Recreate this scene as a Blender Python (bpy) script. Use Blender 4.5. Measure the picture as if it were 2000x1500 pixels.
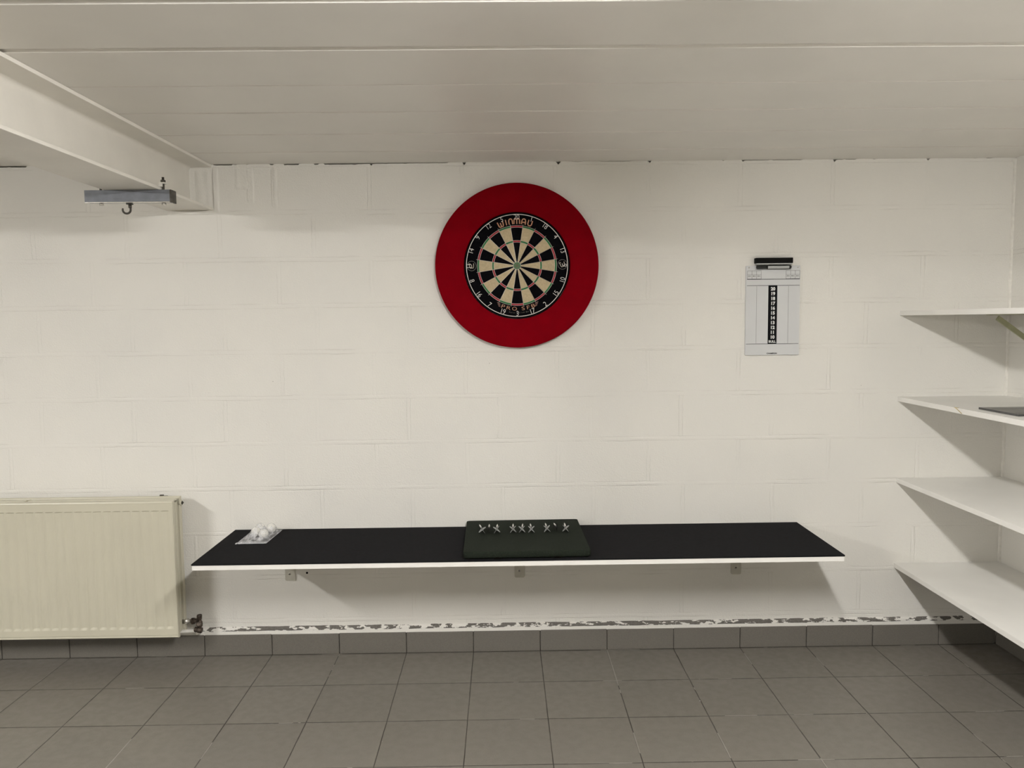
import bpy, bmesh, math, random
from mathutils import Matrix, Vector, noise
random.seed(7)
PI = math.pi
S = bpy.context.scene
COL = S.collection
for o in list(bpy.data.objects):
    bpy.data.objects.remove(o, do_unlink=True)

# ------------------------------------------------------------------ camera, exposure, world, lamps
cam_d = bpy.data.cameras.new('camera')
cam = bpy.data.objects.new('camera', cam_d); COL.objects.link(cam)
RT = Vector((0.99986662, -0.01226183, -0.01078876)); UP = Vector((0.01173568, 0.07997725, 0.9967276)); FW = Vector((0.01135885, 0.99672127, -0.08011049))
CP = Vector((0.0, -3.40957, 1.47739))
M = Matrix.Identity(4)
for i in range(3):
    M[i][0] = RT[i]; M[i][1] = UP[i]; M[i][2] = -FW[i]; M[i][3] = CP[i]
cam.matrix_world = M
cam_d.sensor_width = 36.0; cam_d.lens = 1524.07 * 36.0 / 2000.0; cam_d.clip_start = 0.02
S.camera = cam
S.view_settings.view_transform = 'Standard'; S.view_settings.look = 'None'
S.view_settings.exposure = 0.0; S.view_settings.gamma = 1.0
S.view_settings.use_curve_mapping = False
W = bpy.data.worlds.new('world'); S.world = W; W.use_nodes = True
W.node_tree.nodes['Background'].inputs[0].default_value = (0.9, 0.95, 1.0, 1)
W.node_tree.nodes['Background'].inputs[1].default_value = 0.0

CEIL = 2.158
LAMP_COL = (1.0, 0.985, 0.965)
LAMPS = [(-3.505, -2.75, 1.2, 210.0, 'left'), (0.463, -2.75, 1.2, 234.0, 'right')]   # x, centre y, tube length, emission strength

# ------------------------------------------------------------------ node helper
class NT:
    def __init__(s, name, rough=0.6, metal=0.0, spec=0.5):
        s.m = bpy.data.materials.new(name); s.m.use_nodes = True
        s.t = s.m.node_tree; s.n = s.t.nodes; s.l = s.t.links
        s.b = s.n['Principled BSDF']
        s.b.inputs['Roughness'].default_value = rough; s.b.inputs['Metallic'].default_value = metal
        s.b.inputs['Specular IOR Level'].default_value = spec
        s.g = s.n.new('ShaderNodeNewGeometry')
    def link(s, a, b): s.l.new(a, b)
    def put(s, sock, v):
        if isinstance(v, (int, float)): sock.default_value = v
        elif isinstance(v, (tuple, list)): sock.default_value = v
        else: s.l.new(v, sock)
    def math(s, op, a, b=0.0, c=None, clamp=False):
        n = s.n.new('ShaderNodeMath'); n.operation = op; n.use_clamp = clamp
        s.put(n.inputs[0], a); s.put(n.inputs[1], b)
        if c is not None: s.put(n.inputs[2], c)
        return n.outputs[0]
    def pos(s):
        n = s.n.new('ShaderNodeSeparateXYZ'); s.link(s.g.outputs['Position'], n.inputs[0]); return n.outputs
    def vec(s, x, y, z):
        n = s.n.new('ShaderNodeCombineXYZ'); s.put(n.inputs[0], x); s.put(n.inputs[1], y); s.put(n.inputs[2], z); return n.outputs[0]
    def noise(s, scale, detail=3.0, vec=None, rough=0.5, stretch=None):
        n = s.n.new('ShaderNodeTexNoise'); n.inputs['Scale'].default_value = scale
        n.inputs['Detail'].default_value = detail; n.inputs['Roughness'].default_value = rough
        v = vec if vec is not None else s.g.outputs['Position']
        if stretch:
            mp = s.n.new('ShaderNodeMapping'); mp.inputs['Scale'].default_value = stretch; s.link(v, mp.inputs[0]); v = mp.outputs[0]
        s.link(v, n.inputs['Vector']); return n.outputs['Fac']
    def smooth(s, v, a, b, c=0.0, d=1.0):
        n = s.n.new('ShaderNodeMapRange'); n.interpolation_type = 'SMOOTHSTEP'
        s.put(n.inputs['Value'], v); s.put(n.inputs['From Min'], a); s.put(n.inputs['From Max'], b)
        s.put(n.inputs['To Min'], c); s.put(n.inputs['To Max'], d); return n.outputs['Result']
    def mix(s, f, a, b):
        n = s.n.new('ShaderNodeMix'); n.data_type = 'RGBA'; n.clamp_factor = True
        s.put(n.inputs[0], f)
        s.put(n.inputs[6], a if not isinstance(a, tuple) else (*a[:3], 1)); s.put(n.inputs[7], b if not isinstance(b, tuple) else (*b[:3], 1))
        return n.outputs[2]
    def color(s, v): s.put(s.b.inputs['Base Color'], v if not isinstance(v, tuple) else (*v[:3], 1))
    def bump(s, h, dist=0.001, strength=1.0):
        n = s.n.new('ShaderNodeBump'); n.inputs['Distance'].default_value = dist; n.inputs['Strength'].default_value = strength
        s.put(n.inputs['Height'], h); s.link(n.outputs[0], s.b.inputs['Normal'])

def plain(name, col, rough=0.6, metal=0.0, spec=0.5, var=0.06, scale=40.0, bump=0.0, bscale=300.0, detail=3.0):
    s = NT(name, rough, metal, spec)
    n = s.noise(scale, detail)
    f = s.smooth(n, 0.3, 0.7)
    s.color(s.mix(f, tuple(c * (1 - var) for c in col), tuple(min(1, c * (1 + var)) for c in col)))
    if bump: s.bump(s.noise(bscale, 3.0), bump)
    return s.m

# painted block wall: u is the horizontal axis, joints are relief only
def block_wall(name, axis, off_odd, off_even, peel=False):
    s = NT(name, 0.62, 0.0, 0.35)
    P = s.pos(); u0 = P[axis]; z0 = P[2]
    nw = s.noise(5.0, 2.0); nh = s.noise(45.0, 3.0)
    w = s.math('MULTIPLY_ADD', s.math('SUBTRACT', nw, 0.5), 0.012, s.math('MULTIPLY', s.math('SUBTRACT', nh, 0.5), 0.006))
    u = s.math('ADD', u0, w); z = s.math('ADD', z0, s.math('MULTIPLY', w, 0.7))
    zr = s.math('DIVIDE', s.math('SUBTRACT', z, 0.153), 0.2)
    row = s.math('FLOOR', zr)
    odd = s.math('MODULO', s.math('ADD', row, 20.0), 2.0)
    dz = s.math('MULTIPLY', s.math('ABSOLUTE', s.math('SUBTRACT', s.math('FRACT', s.math('ADD', zr, 0.5)), 0.5)), 0.2)
    xo = s.math('MULTIPLY_ADD', odd, off_odd - off_even, off_even)
    rj = s.n.new('ShaderNodeTexWhiteNoise'); rj.noise_dimensions = '1D'; s.link(row, rj.inputs['W'])
    xo = s.math('ADD', xo, s.math('MULTIPLY', s.math('SUBTRACT', rj.outputs[0], 0.5), 0.012))
    ur = s.math('DIVIDE', s.math('SUBTRACT', u, xo), 0.4)
    du = s.math('MULTIPLY', s.math('ABSOLUTE', s.math('SUBTRACT', s.math('FRACT', s.math('ADD', ur, 0.5)), 0.5)), 0.4)
    # per block tilt / step
    cell = s.n.new('ShaderNodeTexWhiteNoise'); cell.noise_dimensions = '3D'
    s.link(s.vec(s.math('FLOOR', ur), row, 3.0), cell.inputs['Vector'])
    # a soft raised bead of mortar with a crease along its edge, fading in and out
    fade = s.smooth(s.noise(4.0, 3.0), 0.40, 0.62, 0.18, 1.0)
    fade2 = s.smooth(s.noise(6.0, 4.0, vec=s.vec(s.math('ADD', u0, 7.3), P[1 - axis], z0)), 0.44, 0.60, 0.05, 1.0)
    def joint(d, wd):
        bead = s.math('MULTIPLY', s.smooth(d, 0.0, wd, 1.0, 0.0), 0.75)
        cre = s.math('SUBTRACT', s.smooth(d, wd * 0.72, wd * 0.95), s.smooth(d, wd * 0.98, wd * 1.35))
        return s.math('SUBTRACT', s.math('MULTIPLY', bead, fade), s.math('MULTIPLY', cre, s.math('MULTIPLY', fade2, 0.78)))
    jz = joint(dz, 0.0095); ju = joint(du, 0.0085)
    h = s.math('ADD', jz, s.math('MULTIPLY', ju, s.smooth(dz, 0.006, 0.012)))
    h = s.math('ADD', h, s.math('MULTIPLY', cell.outputs[0], 0.35))
    # roller texture: pebbly paint, coarser in patches
    rough_amt = s.smooth(s.noise(1.7, 2.0), 0.35, 0.7, 0.35, 1.0)
    grain = s.math('MULTIPLY', s.math('SUBTRACT', s.noise(150.0, 4.0, rough=0.6), 0.5), s.math('MULTIPLY', rough_amt, 1.9))
    soft = s.math('MULTIPLY', s.math('SUBTRACT', s.noise(28.0, 3.0), 0.5), 0.7)
    h = s.math('ADD', h, s.math('ADD', grain, soft))
    s.bump(h, 0.0016, 0.85)
    base = s.mix(s.smooth(s.noise(2.2, 3.0), 0.3, 0.7), (0.795, 0.772, 0.715), (0.765, 0.745, 0.695))
    # patchy darker tone along the joint creases, small nail holes and specks
    crz = s.math('SUBTRACT', s.smooth(dz, 0.0066, 0.0088), s.smooth(dz, 0.0088, 0.0115))
    crm = s.math('MULTIPLY', s.math('MULTIPLY', crz, s.smooth(s.noise(3.3, 4.0, stretch=(1, 1, 6)), 0.5, 0.62)), 0.20)
    cru = s.math('SUBTRACT', s.smooth(du, 0.006, 0.0078), s.smooth(du, 0.0078, 0.0100))
    crm = s.math('MAXIMUM', crm, s.math('MULTIPLY', s.math('MULTIPLY', s.math('MULTIPLY', cru, s.smooth(dz, 0.008, 0.012)), s.smooth(s.noise(3.9, 4.0), 0.5, 0.63)), 0.16))
    base = s.mix(crm, base, (0.40, 0.37, 0.31))
    vo = s.n.new('ShaderNodeTexVoronoi'); vo.inputs['Scale'].default_value = 9.0; s.link(s.g.outputs['Position'], vo.inputs['Vector'])
    spk = s.math('MULTIPLY', s.math('LESS_THAN', vo.outputs['Distance'], 0.020), s.math('GREATER_THAN', s.noise(3.0, 1.0), 0.52))
    base = s.mix(s.math('MULTIPLY', spk, 0.45), base, (0.25, 0.22, 0.18))
    if peel:
        # chipped paint over dark mortar along the foot of the wall
        n1 = s.noise(26.0, 5.0, rough=0.62, stretch=(1.0, 1.0, 2.6)); n2 = s.noise(2.6, 2.0)
        zz = s.math('ADD', z0, s.math('MULTIPLY', s.math('SUBTRACT', s.noise(12.0, 3.0), 0.5), 0.006))
        band = s.math('MULTIPLY', s.smooth(zz, 0.107, 0.117), s.smooth(zz, 0.1265, 0.1285, 1.0, 0.0))
        thr = s.math('SUBTRACT', s.math('MULTIPLY_ADD', n2, -0.34, 0.66), s.math('MULTIPLY', band, 0.015))
        thr = s.math('ADD', thr, s.smooth(u0, -1.0, -1.35, 0.0, 0.05))
        m = s.math('MULTIPLY', s.math('GREATER_THAN', n1, thr), s.math('GREATER_THAN', band, 0.28))
        base = s.mix(m, base, s.mix(s.noise(160.0, 2.0), (0.085, 0.078, 0.068), (0.20, 0.185, 0.165)))
    s.color(base)
    return s.m

def floor_tiles():
    s = NT('floor_tile', 0.42, 0.0, 0.45)
    P = s.pos()
    wob = s.math('MULTIPLY', s.math('SUBTRACT', s.noise(9.0, 2.0), 0.5), 0.0025)
    def d(v, off):
        r = s.math('DIVIDE', s.math('SUBTRACT', s.math('ADD', v, wob), off), 0.3)
        f = s.math('SUBTRACT', s.math('FRACT', s.math('ADD', r, 0.5)), 0.5)
        return s.math('MULTIPLY', s.math('ABSOLUTE', f), 0.3), s.math('FLOOR', r)
    dx, cx = d(P[0], -1.3468); dy, cy = d(P[1], -0.3131)
    dm = s.math('MINIMUM', dx, dy)
    cell = s.n.new('ShaderNodeTexWhiteNoise'); s.link(s.vec(cx, cy, 1.0), cell.inputs['Vector'])
    wj = s.math('MULTIPLY_ADD', s.noise(4.0, 3.0), 0.0026, 0.0002)
    g = s.math('LESS_THAN', dm, wj)
    base = s.mix(cell.outputs[0], (0.165, 0.151, 0.129), (0.176, 0.161, 0.138))
    base = s.mix(s.math('MULTIPLY', s.smooth(s.noise(420.0, 2.0), 0.45, 0.75), 0.40), base, (0.27, 0.245, 0.21))
    base = s.mix(s.smooth(s.noise(2.4, 4.0), 0.35, 0.75, 0.0, 0.18), base, (0.150, 0.143, 0.125))
    light = s.math('GREATER_THAN', s.noise(3.1, 5.0), 0.585)
    gc = s.mix(light, (0.036, 0.032, 0.025), (0.30, 0.28, 0.245))
    base = s.mix(g, base, gc)
    fleck = s.math('MULTIPLY', s.math('LESS_THAN', dm, 0.004), s.math('GREATER_THAN', s.noise(7.5, 3.0), 0.745))
    base = s.mix(fleck, base, (0.78, 0.76, 0.72))
    s.color(base)
    hh = s.math('ADD', s.smooth(dm, 0.0006, 0.0035), s.math('MULTIPLY', s.noise(330.0, 2.0), 0.16))
    s.bump(hh, 0.0012, 0.7)
    s.put(s.b.inputs['Roughness'], s.smooth(s.noise(30.0, 3.0), 0.3, 0.7, 0.36, 0.52))
    return s.m

M_WALL = block_wall('painted_block', 0, -0.566, -0.412, True)
M_WALLR = block_wall('painted_block_side', 1, -0.30, -0.10, False)
M_FLOOR = floor_tiles()
M_SKIRT = plain('skirting_tile', (0.148, 0.137, 0.117), 0.45, var=0.10, scale=300, bump=0.0003, bscale=420)
M_GROUT = plain('grout', (0.050, 0.045, 0.037), 0.95, var=0.4, scale=60)
M_CEIL = plain('ceiling_plank_paint', (0.82, 0.795, 0.745), 0.40, var=0.022, scale=3.0, bump=0.0004, bscale=26)
M_BEAM = plain('beam_paint', (0.76, 0.73, 0.665), 0.35, var=0.03, scale=6, bump=0.0004, bscale=60)
M_MORTAR = plain('painted_mortar', (0.75, 0.725, 0.665), 0.7, var=0.05, scale=40, bump=0.004, bscale=70)
M_DARK = plain('painted_recess_shade', (0.004, 0.0035, 0.003), 0.95, var=0.3, spec=0.0)  # near-black paint for the shade inside the drilled hole and tile notches
M_GALV = plain('galvanised_steel', (0.165, 0.175, 0.195), 0.55, 0.15, var=0.10, scale=30, bump=0.0002, bscale=200)
M_DSTEEL = plain('dark_steel', (0.075, 0.068, 0.058), 0.38, 0.7, var=0.3, scale=60)
M_ZINC = plain('zinc', (0.75, 0.73, 0.68), 0.25, 0.9, var=0.1, scale=60)
M_RED = plain('red_foam', (0.190, 0.0007, 0.0050), 0.9, var=0.05, scale=18, spec=0.03, bump=0.0003, bscale=500)
M_BLACK = plain('black_sisal', (0.0032, 0.0032, 0.0042), 0.95, var=0.3, scale=300, spec=0.05, bump=0.0004, bscale=900)
M_CREAM = plain('cream_sisal', (0.50, 0.405, 0.255), 0.85, var=0.07, scale=120, spec=0.2, bump=0.0003, bscale=900)
M_SRED = plain('red_sisal', (0.33, 0.030, 0.045), 0.8, var=0.1, scale=200, spec=0.2)
M_SGREEN = plain('green_sisal', (0.035, 0.155, 0.055), 0.8, var=0.12, scale=200, spec=0.2)
M_WIRE = plain('spider_wire', (0.55, 0.52, 0.47), 0.35, 0.6, var=0.1)
M_RINGW = plain('number_wire', (0.72, 0.69, 0.65), 0.45, 0.0, var=0.05)
M_ORANGE = plain('salmon_print', (0.52, 0.27, 0.165), 0.7, var=0.08)
M_PALE = plain('pale_print', (0.50, 0.44, 0.36), 0.7, var=0.06)
M_GREYP = plain('grey_print', (0.13, 0.125, 0.115), 0.7, var=0.1)
M_REDGREY = plain('brown_print', (0.17, 0.09, 0.075), 0.7, var=0.1)
M_BWHITE = plain('scoreboard_white', (0.615, 0.620, 0.620), 0.28, var=0.015, scale=10)
M_PBLACK = plain('printed_black', (0.004, 0.004, 0.005), 0.6, var=0.1, spec=0.1)
M_PGREY = plain('printed_grey', (0.16, 0.155, 0.15), 0.5, var=0.1)
M_PWHITE = plain('printed_white', (0.72, 0.72, 0.70), 0.4, var=0.02)
M_BLKPL = plain('black_felt', (0.008, 0.008, 0.0075), 0.9, var=0.2, scale=200, spec=0.1)
M_MARK = plain('marker_body', (0.022, 0.023, 0.021), 0.4, var=0.1, spec=0.3)
M_MLAB = plain('marker_label', (0.42, 0.43, 0.42), 0.4, var=0.04)
M_MEL = plain('white_melamine', (0.84, 0.825, 0.785), 0.45, var=0.02, scale=5, spec=0.3)
M_EDGE = plain('white_edging', (0.83, 0.81, 0.765), 0.35, var=0.02, scale=9)
M_MATB = plain('black_foam_mat', (0.0080, 0.0080, 0.0090), 0.9, var=0.14, scale=60, spec=0.12, bump=0.0003, bscale=700)
M_RUB = plain('green_rubber_granulate', (0.0135, 0.0175, 0.0120), 0.9, var=0.35, scale=420, spec=0.12, bump=0.0016, bscale=260, detail=4)
M_RAD = plain('cream_radiator_enamel', (0.570, 0.540, 0.430), 0.33, var=0.02, scale=5)
M_BRONZE = plain('aged_brass', (0.085, 0.066, 0.052), 0.45, 0.6, var=0.35, scale=70)
M_BRKT = plain('beige_bracket_paint', (0.50, 0.48, 0.41), 0.45, var=0.04)
M_STRUT = plain('olive_bracket_paint', (0.36, 0.36, 0.22), 0.5, var=0.05)
M_SILVER = plain('polished_barrel', (0.88, 0.87, 0.85), 0.16, 0.85, var=0.05)
M_FLIGHT = plain('grey_flight', (0.22, 0.23, 0.225), 0.35, var=0.1, scale=90)
M_BALL = plain('white_celluloid', (0.80, 0.785, 0.72), 0.45, var=0.02)
M_SLATE = plain('slate_grey_sheet', (0.060, 0.058, 0.056), 0.28, var=0.3, scale=25)
M_CHIP = plain('yellowed_chipboard', (0.55, 0.45, 0.24), 0.8, var=0.15)
M_PIPE = plain('painted_pipe', (0.62, 0.60, 0.55), 0.4, var=0.05)
M_HOUSE = plain('luminaire_housing', (0.8, 0.79, 0.76), 0.4, var=0.02)

def film_mat():
    s = NT('clear_plastic_film', 0.18, 0.0, 0.5)
    s.color((0.80, 0.80, 0.82))
    tr = s.n.new('ShaderNodeBsdfTransparent'); mx = s.n.new('ShaderNodeMixShader')
    fr = s.smooth(s.noise(55.0, 4.0, stretch=(1.0, 0.4, 1)), 0.40, 0.70, 0.14, 0.60)
    s.put(mx.inputs[0], fr)
    s.link(tr.outputs[0], mx.inputs[1]); s.link(s.b.outputs[0], mx.inputs[2])
    s.bump(s.noise(60.0, 4.0), 0.004)
    s.link(mx.outputs[0], s.n['Material Output'].inputs[0])
    return s.m
M_FILM = film_mat()
def film_edge():
    s = NT('plastic_film_seam', 0.25)
    s.color((0.72, 0.72, 0.74))
    tr = s.n.new('ShaderNodeBsdfTransparent'); mx = s.n.new('ShaderNodeMixShader'); mx.inputs[0].default_value = 0.62
    s.link(tr.outputs[0], mx.inputs[1]); s.link(s.b.outputs[0], mx.inputs[2])
    s.link(mx.outputs[0], s.n['Material Output'].inputs[0]); return s.m
M_SEAM = film_edge()
def emit_mat(strength):
    m = bpy.data.materials.new('fluorescent_tube_glow'); m.use_nodes = True
    n = m.node_tree.nodes; n.remove(n['Principled BSDF']); e = n.new('ShaderNodeEmission')
    e.inputs[0].default_value = (*LAMP_COL, 1); e.inputs[1].default_value = strength
    m.node_tree.links.new(e.outputs[0], n['Material Output'].inputs[0]); return m

# ------------------------------------------------------------------ geometry helpers
def bm_new(): return bmesh.new()
def box(bm, a, b, bev=0.0, mat=0, mtx=None, seg=2):
    x0, y0, z0 = a; x1, y1, z1 = b
    vs = [bm.verts.new(v) for v in ((x0,y0,z0),(x1,y0,z0),(x1,y1,z0),(x0,y1,z0),(x0,y0,z1),(x1,y0,z1),(x1,y1,z1),(x0,y1,z1))]
    fs = [bm.faces.new([vs[i] for i in q]) for q in ((3,2,1,0),(4,5,6,7),(0,1,5,4),(1,2,6,5),(2,3,7,6),(3,0,4,7))]
    for f in fs: f.material_index = mat
    allv = set(vs)
    if bev > 0:
        es = list({e for f in fs for e in f.edges})
        r = bmesh.ops.bevel(bm, geom=es, offset=bev, segments=seg, profile=0.6, affect='EDGES', clamp_overlap=True, material=-1)
        allv = {v for v in r['verts']} | {v for v in vs if v.is_valid}
        allv |= {v for f in r['faces'] for v in f.verts}
    if mtx is not None:
        for v in allv: v.co = mtx @ v.co
    return allv
def tube(bm, pts, r, seg=12, caps=True, mat=0):
    pts = [Vector(p) for p in pts]; n = len(pts); rad = r if isinstance(r, (list, tuple)) else [r] * n
    rings = []; prev = None
    for i, p in enumerate(pts):
        d = (pts[min(i + 1, n - 1)] - pts[max(i - 1, 0)])
        if d.length < 1e-9: d = Vector((0, 0, 1))
        d.normalize()
        if prev is None:
            a = d.cross(Vector((0, 0, 1)))
            if a.length < 1e-3: a = d.cross(Vector((1, 0, 0)))
        else: a = prev - d * prev.dot(d)
        a.normalize(); prev = a; b = d.cross(a)
        rings.append([bm.verts.new(p + (a * math.cos(2*PI*k/seg) + b * math.sin(2*PI*k/seg)) * max(rad[i], 1e-5)) for k in range(seg)])
    for i in range(n - 1):
        for k in range(seg):
            f = bm.faces.new((rings[i][k], rings[i][(k+1) % seg], rings[i+1][(k+1) % seg], rings[i+1][k])); f.material_index = mat; f.smooth = seg > 8
    if caps:
        f = bm.faces.new(rings[0][::-1]); f.material_index = mat
        f = bm.faces.new(rings[-1]); f.material_index = mat
def closed_tube(bm, pts, r, seg=6, mat=0):
    pts = [Vector(p) for p in pts]; n = len(pts); rings = []
    for i, p in enumerate(pts):
        d = (pts[(i+1) % n] - pts[i-1]).normalized(); a = Vector((0, -1, 0)); b = d.cross(a)
        rings.append([bm.verts.new(p + (a * math.cos(2*PI*k/seg) + b * math.sin(2*PI*k/seg)) * r) for k in range(seg)])
    for i in range(n):
        j = (i+1) % n
        for k in range(seg):
            f = bm.faces.new((rings[i][k], rings[i][(k+1) % seg], rings[j][(k+1) % seg], rings[j][k])); f.material_index = mat; f.smooth = True
def prism(bm, poly, y0, y1, mat=0, plane='XZ', mtx=None):
    def P(a, b, d):
        v = {'XZ': (a, d, b), 'XY': (a, b, d), 'YZ': (d, a, b)}[plane]
        v = Vector(v); return mtx @ v if mtx is not None else v
    A = [bm.verts.new(P(a, b, y0)) for a, b in poly]; B = [bm.verts.new(P(a, b, y1)) for a, b in poly]
    n = len(poly)
    fs = [bm.faces.new(A), bm.faces.new(B[::-1])]
    for i in range(n): fs.append(bm.faces.new((A[i], B[i], B[(i+1) % n], A[(i+1) % n])))
    for f in fs: f.material_index = mat
    return fs
def rrect(x0, z0, x1, z1, r, seg=5):
    out = []
    for cx, cz, a0 in ((x1-r, z1-r, 0), (x0+r, z1-r, 90), (x0+r, z0+r, 180), (x1-r, z0+r, 270)):
        for k in range(seg+1):
            a = math.radians(a0 + 90*k/seg); out.append((cx + r*math.cos(a), cz + r*math.sin(a)))
    return out
def lathe(bm, prof, seg=24, mtx=None, mat=0):
    """prof = (radius, height) along +Z"""
    rings = []
    for r, h in prof:
        ring = []
        for k in range(seg):
            v = Vector((max(r, 1e-5)*math.cos(2*PI*k/seg), max(r, 1e-5)*math.sin(2*PI*k/seg), h))
            ring.append(bm.verts.new(mtx @ v if mtx is not None else v))
        rings.append(ring)
    for i in range(len(rings)-1):
        for k in range(seg):
            f = bm.faces.new((rings[i][k], rings[i][(k+1) % seg], rings[i+1][(k+1) % seg], rings[i+1][k])); f.smooth = seg > 8; f.material_index = mat
    f = bm.faces.new(rings[0][::-1]); f.material_index = mat
    f = bm.faces.new(rings[-1]); f.material_index = mat
def sphere(bm, c, r, u=28, v=16, mat=0):
    res = bmesh.ops.create_uvsphere(bm, u_segments=u, v_segments=v, radius=r, matrix=Matrix.Translation(c))
    for vv in res['verts']:
        for f in vv.link_faces: f.smooth = True; f.material_index = mat
def glyphs(bm, text, size, place, extrude=0.0, offset=0.0, mat=0, spacing=1.0, shear=0.0, center=True, sx=1.0):
    """adds the outline of a text, laid in the XY plane, through matrix place"""
    cu = bpy.data.curves.new('lettering', 'FONT'); cu.body = text; cu.size = size; cu.extrude = extrude; cu.offset = offset
    cu.space_character = spacing; cu.shear = shear; cu.resolution_u = 4
    if center: cu.align_x = 'CENTER'; cu.align_y = 'CENTER'
    ob = bpy.data.objects.new('lettering', cu); COL.objects.link(ob)
    dg = bpy.context.evaluated_depsgraph_get(); me = bpy.data.meshes.new_from_object(ob.evaluated_get(dg))
    me.transform(place @ Matrix.Diagonal((sx, 1, 1, 1)))
    n0 = len(bm.faces); bm.from_mesh(me); bm.faces.ensure_lookup_table()
    for f in bm.faces[n0:]: f.material_index = mat
    bpy.data.objects.remove(ob, do_unlink=True); bpy.data.curves.remove(cu); bpy.data.meshes.remove(me)
# matrix taking text XY onto a plane facing the room (-Y): x->X, y->Z, z-> -Y
def face(x, y, z, rot=0.0):
    return Matrix.Translation((x, y, z)) @ Matrix(((1,0,0,0),(0,0,-1,0),(0,1,0,0),(0,0,0,1))) @ Matrix.Rotation(rot, 4, 'Z')
def obj(name, bm, mats, parent=None, label=None, normals=True):
    if normals: bmesh.ops.recalc_face_normals(bm, faces=bm.faces[:])
    me = bpy.data.meshes.new(name); bm.to_mesh(me); bm.free()
    for m in (mats if isinstance(mats, (list, tuple)) else [mats]): me.materials.append(m)
    o = bpy.data.objects.new(name, me); COL.objects.link(o)
    if parent is not None:
        o.parent = parent
        o.matrix_parent_inverse = Matrix.Translation(parent.location).inverted()
    if label: o['label'] = label
    return o
def struct(name, bm, mats, normals=True):
    o = obj(name, bm, mats, None, None, normals); o['kind'] = 'structure'; return o
def thing(name, label, cat, loc, group=None):
    o = bpy.data.objects.new(name, None); COL.objects.link(o); o.location = loc; o.empty_display_size = 0.05
    o['label'] = label; o['category'] = cat
    if group: o['group'] = group
    return o
def tag(o, label, cat, group=None):
    o['label'] = label; o['category'] = cat
    if group: o['group'] = group
    return o

# ------------------------------------------------------------------ room shell
XR = 2.2235; XL = -6.0; YF = -6.2
bm = bm_new(); box(bm, (XL-0.1, YF-0.1, -0.1), (XR+0.1, 0.1, 0.0)); struct('floor', bm, M_FLOOR)

# back wall: real ledge at the foot, real slits and notches under the ceiling
def px2x(px): return -1.2335 + (px - 421.0) * (1.8440 + 1.2335) / (1811.0 - 421.0)
SL = [(425,460,5),(464,470,3),(488,492,3),(532,540,5),(560,588,6),(618,626,5),(638,700,5.5),(700,712,4),(712,800,3.2),(800,876,2.2),
      (1021,1025,2.5),(1034,1037,2.5),(1116,1120,2),(1124,1136,2),(1172,1188,2.2),(1190,1228,1.8),(1409,1413,3),(1452,1500,2.2),(1506,1564,2.0),(1632,1644,2.2),
      (1650,1670,2.0),(1704,1708,3),(1900,1905,2),(1925,1936,2)]
NT_ = [(728,5,12),(908,6,11),(1090,7,12),(1268,5,9),(1449,5,7),(1628,5,13),(1811,6,8),(1989,4,6)]
SLX = [(px2x(a), px2x(b), d/1000) for a, b, d in SL] + [(-6.0, -2.02, 0.0065)]
NTX = [(px2x(a), w/1000*1.2, d/1000) for a, w, d in NT_]
def top_of(x):
    d = 0.0
    for a, b, h in SLX:
        if a <= x <= b: d = max(d, h * (0.75 + 0.45 * noise.noise(Vector((x*60, 0, 0)))) + 0.0005)
    for c, w, h in NTX:
        if abs(x - c) < w: d = max(d, h * (1 - 0.75*abs(x - c)/w) + 0.001)
    return CEIL - d
bm = bm_new()
xs = [XL + 0.25*i for i in range(int((-2.6-XL)/0.25)+1)]
x = -2.6
while x < XR: xs.append(x); x += 0.004
xs.append(XR + 0.02)
xs = sorted(set(round(v, 5) for v in xs))
def foot(x): # wavy ledge height
    return 0.1265 + 0.0025*noise.noise(Vector((x*4, 1, 0))) + 0.0012*noise.noise(Vector((x*22, 5, 0)))
rows = []
for x in xs:
    f = foot(x); t = top_of(x); n = 0.0015*noise.noise(Vector((x*9, 3, 0)))
    rows.append([bm.verts.new(v) for v in ((x, -0.001, 0.0), (x, -0.001, 0.0930), (x, -0.0095+n, 0.0935), (x, -0.0095+n, f-0.010), (x, -0.0075+n, f-0.004), (x, -0.0005, f), (x, 0.0, f+0.004), (x, 0.0, 1.0), (x, 0.0, t), (x, 0.05, t+0.0005))])
for a, b in zip(rows, rows[1:]):
    for k in range(9): bm.faces.new((a[k], b[k], b[k+1], a[k+1]))
o = struct('wall_back', bm, M_WALL)
# right wall with a painted mortar bead in the corner
bm = bm_new(); box(bm, (XR, YF, 0), (XR+0.1, 0.06, CEIL+0.02)); struct('wall_right', bm, M_WALLR)
bm = bm_new()
pts = []
for i in range(60):
    z = 0.12 + (CEIL-0.125)*i/59
    pts.append((XR - 0.001 + 0.0015*noise.noise(Vector((z*9, 0, 2))), -0.001, z))
tube(bm, pts, [0.0085 + 0.002*noise.noise(Vector((p[2]*14, 4, 0))) for p in pts], 8)
struct('trim_1', bm, M_MORTAR)
bm = bm_new(); box(bm, (XL-0.1, YF, 0), (XL, 0.05, CEIL+0.02)); struct('wall_left', bm, M_WALLR)
bm = bm_new(); box(bm, (XL-0.1, YF-0.1, 0), (XR+0.1, YF, CEIL+0.02)); struct('wall_front', bm, M_WALL)

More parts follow.
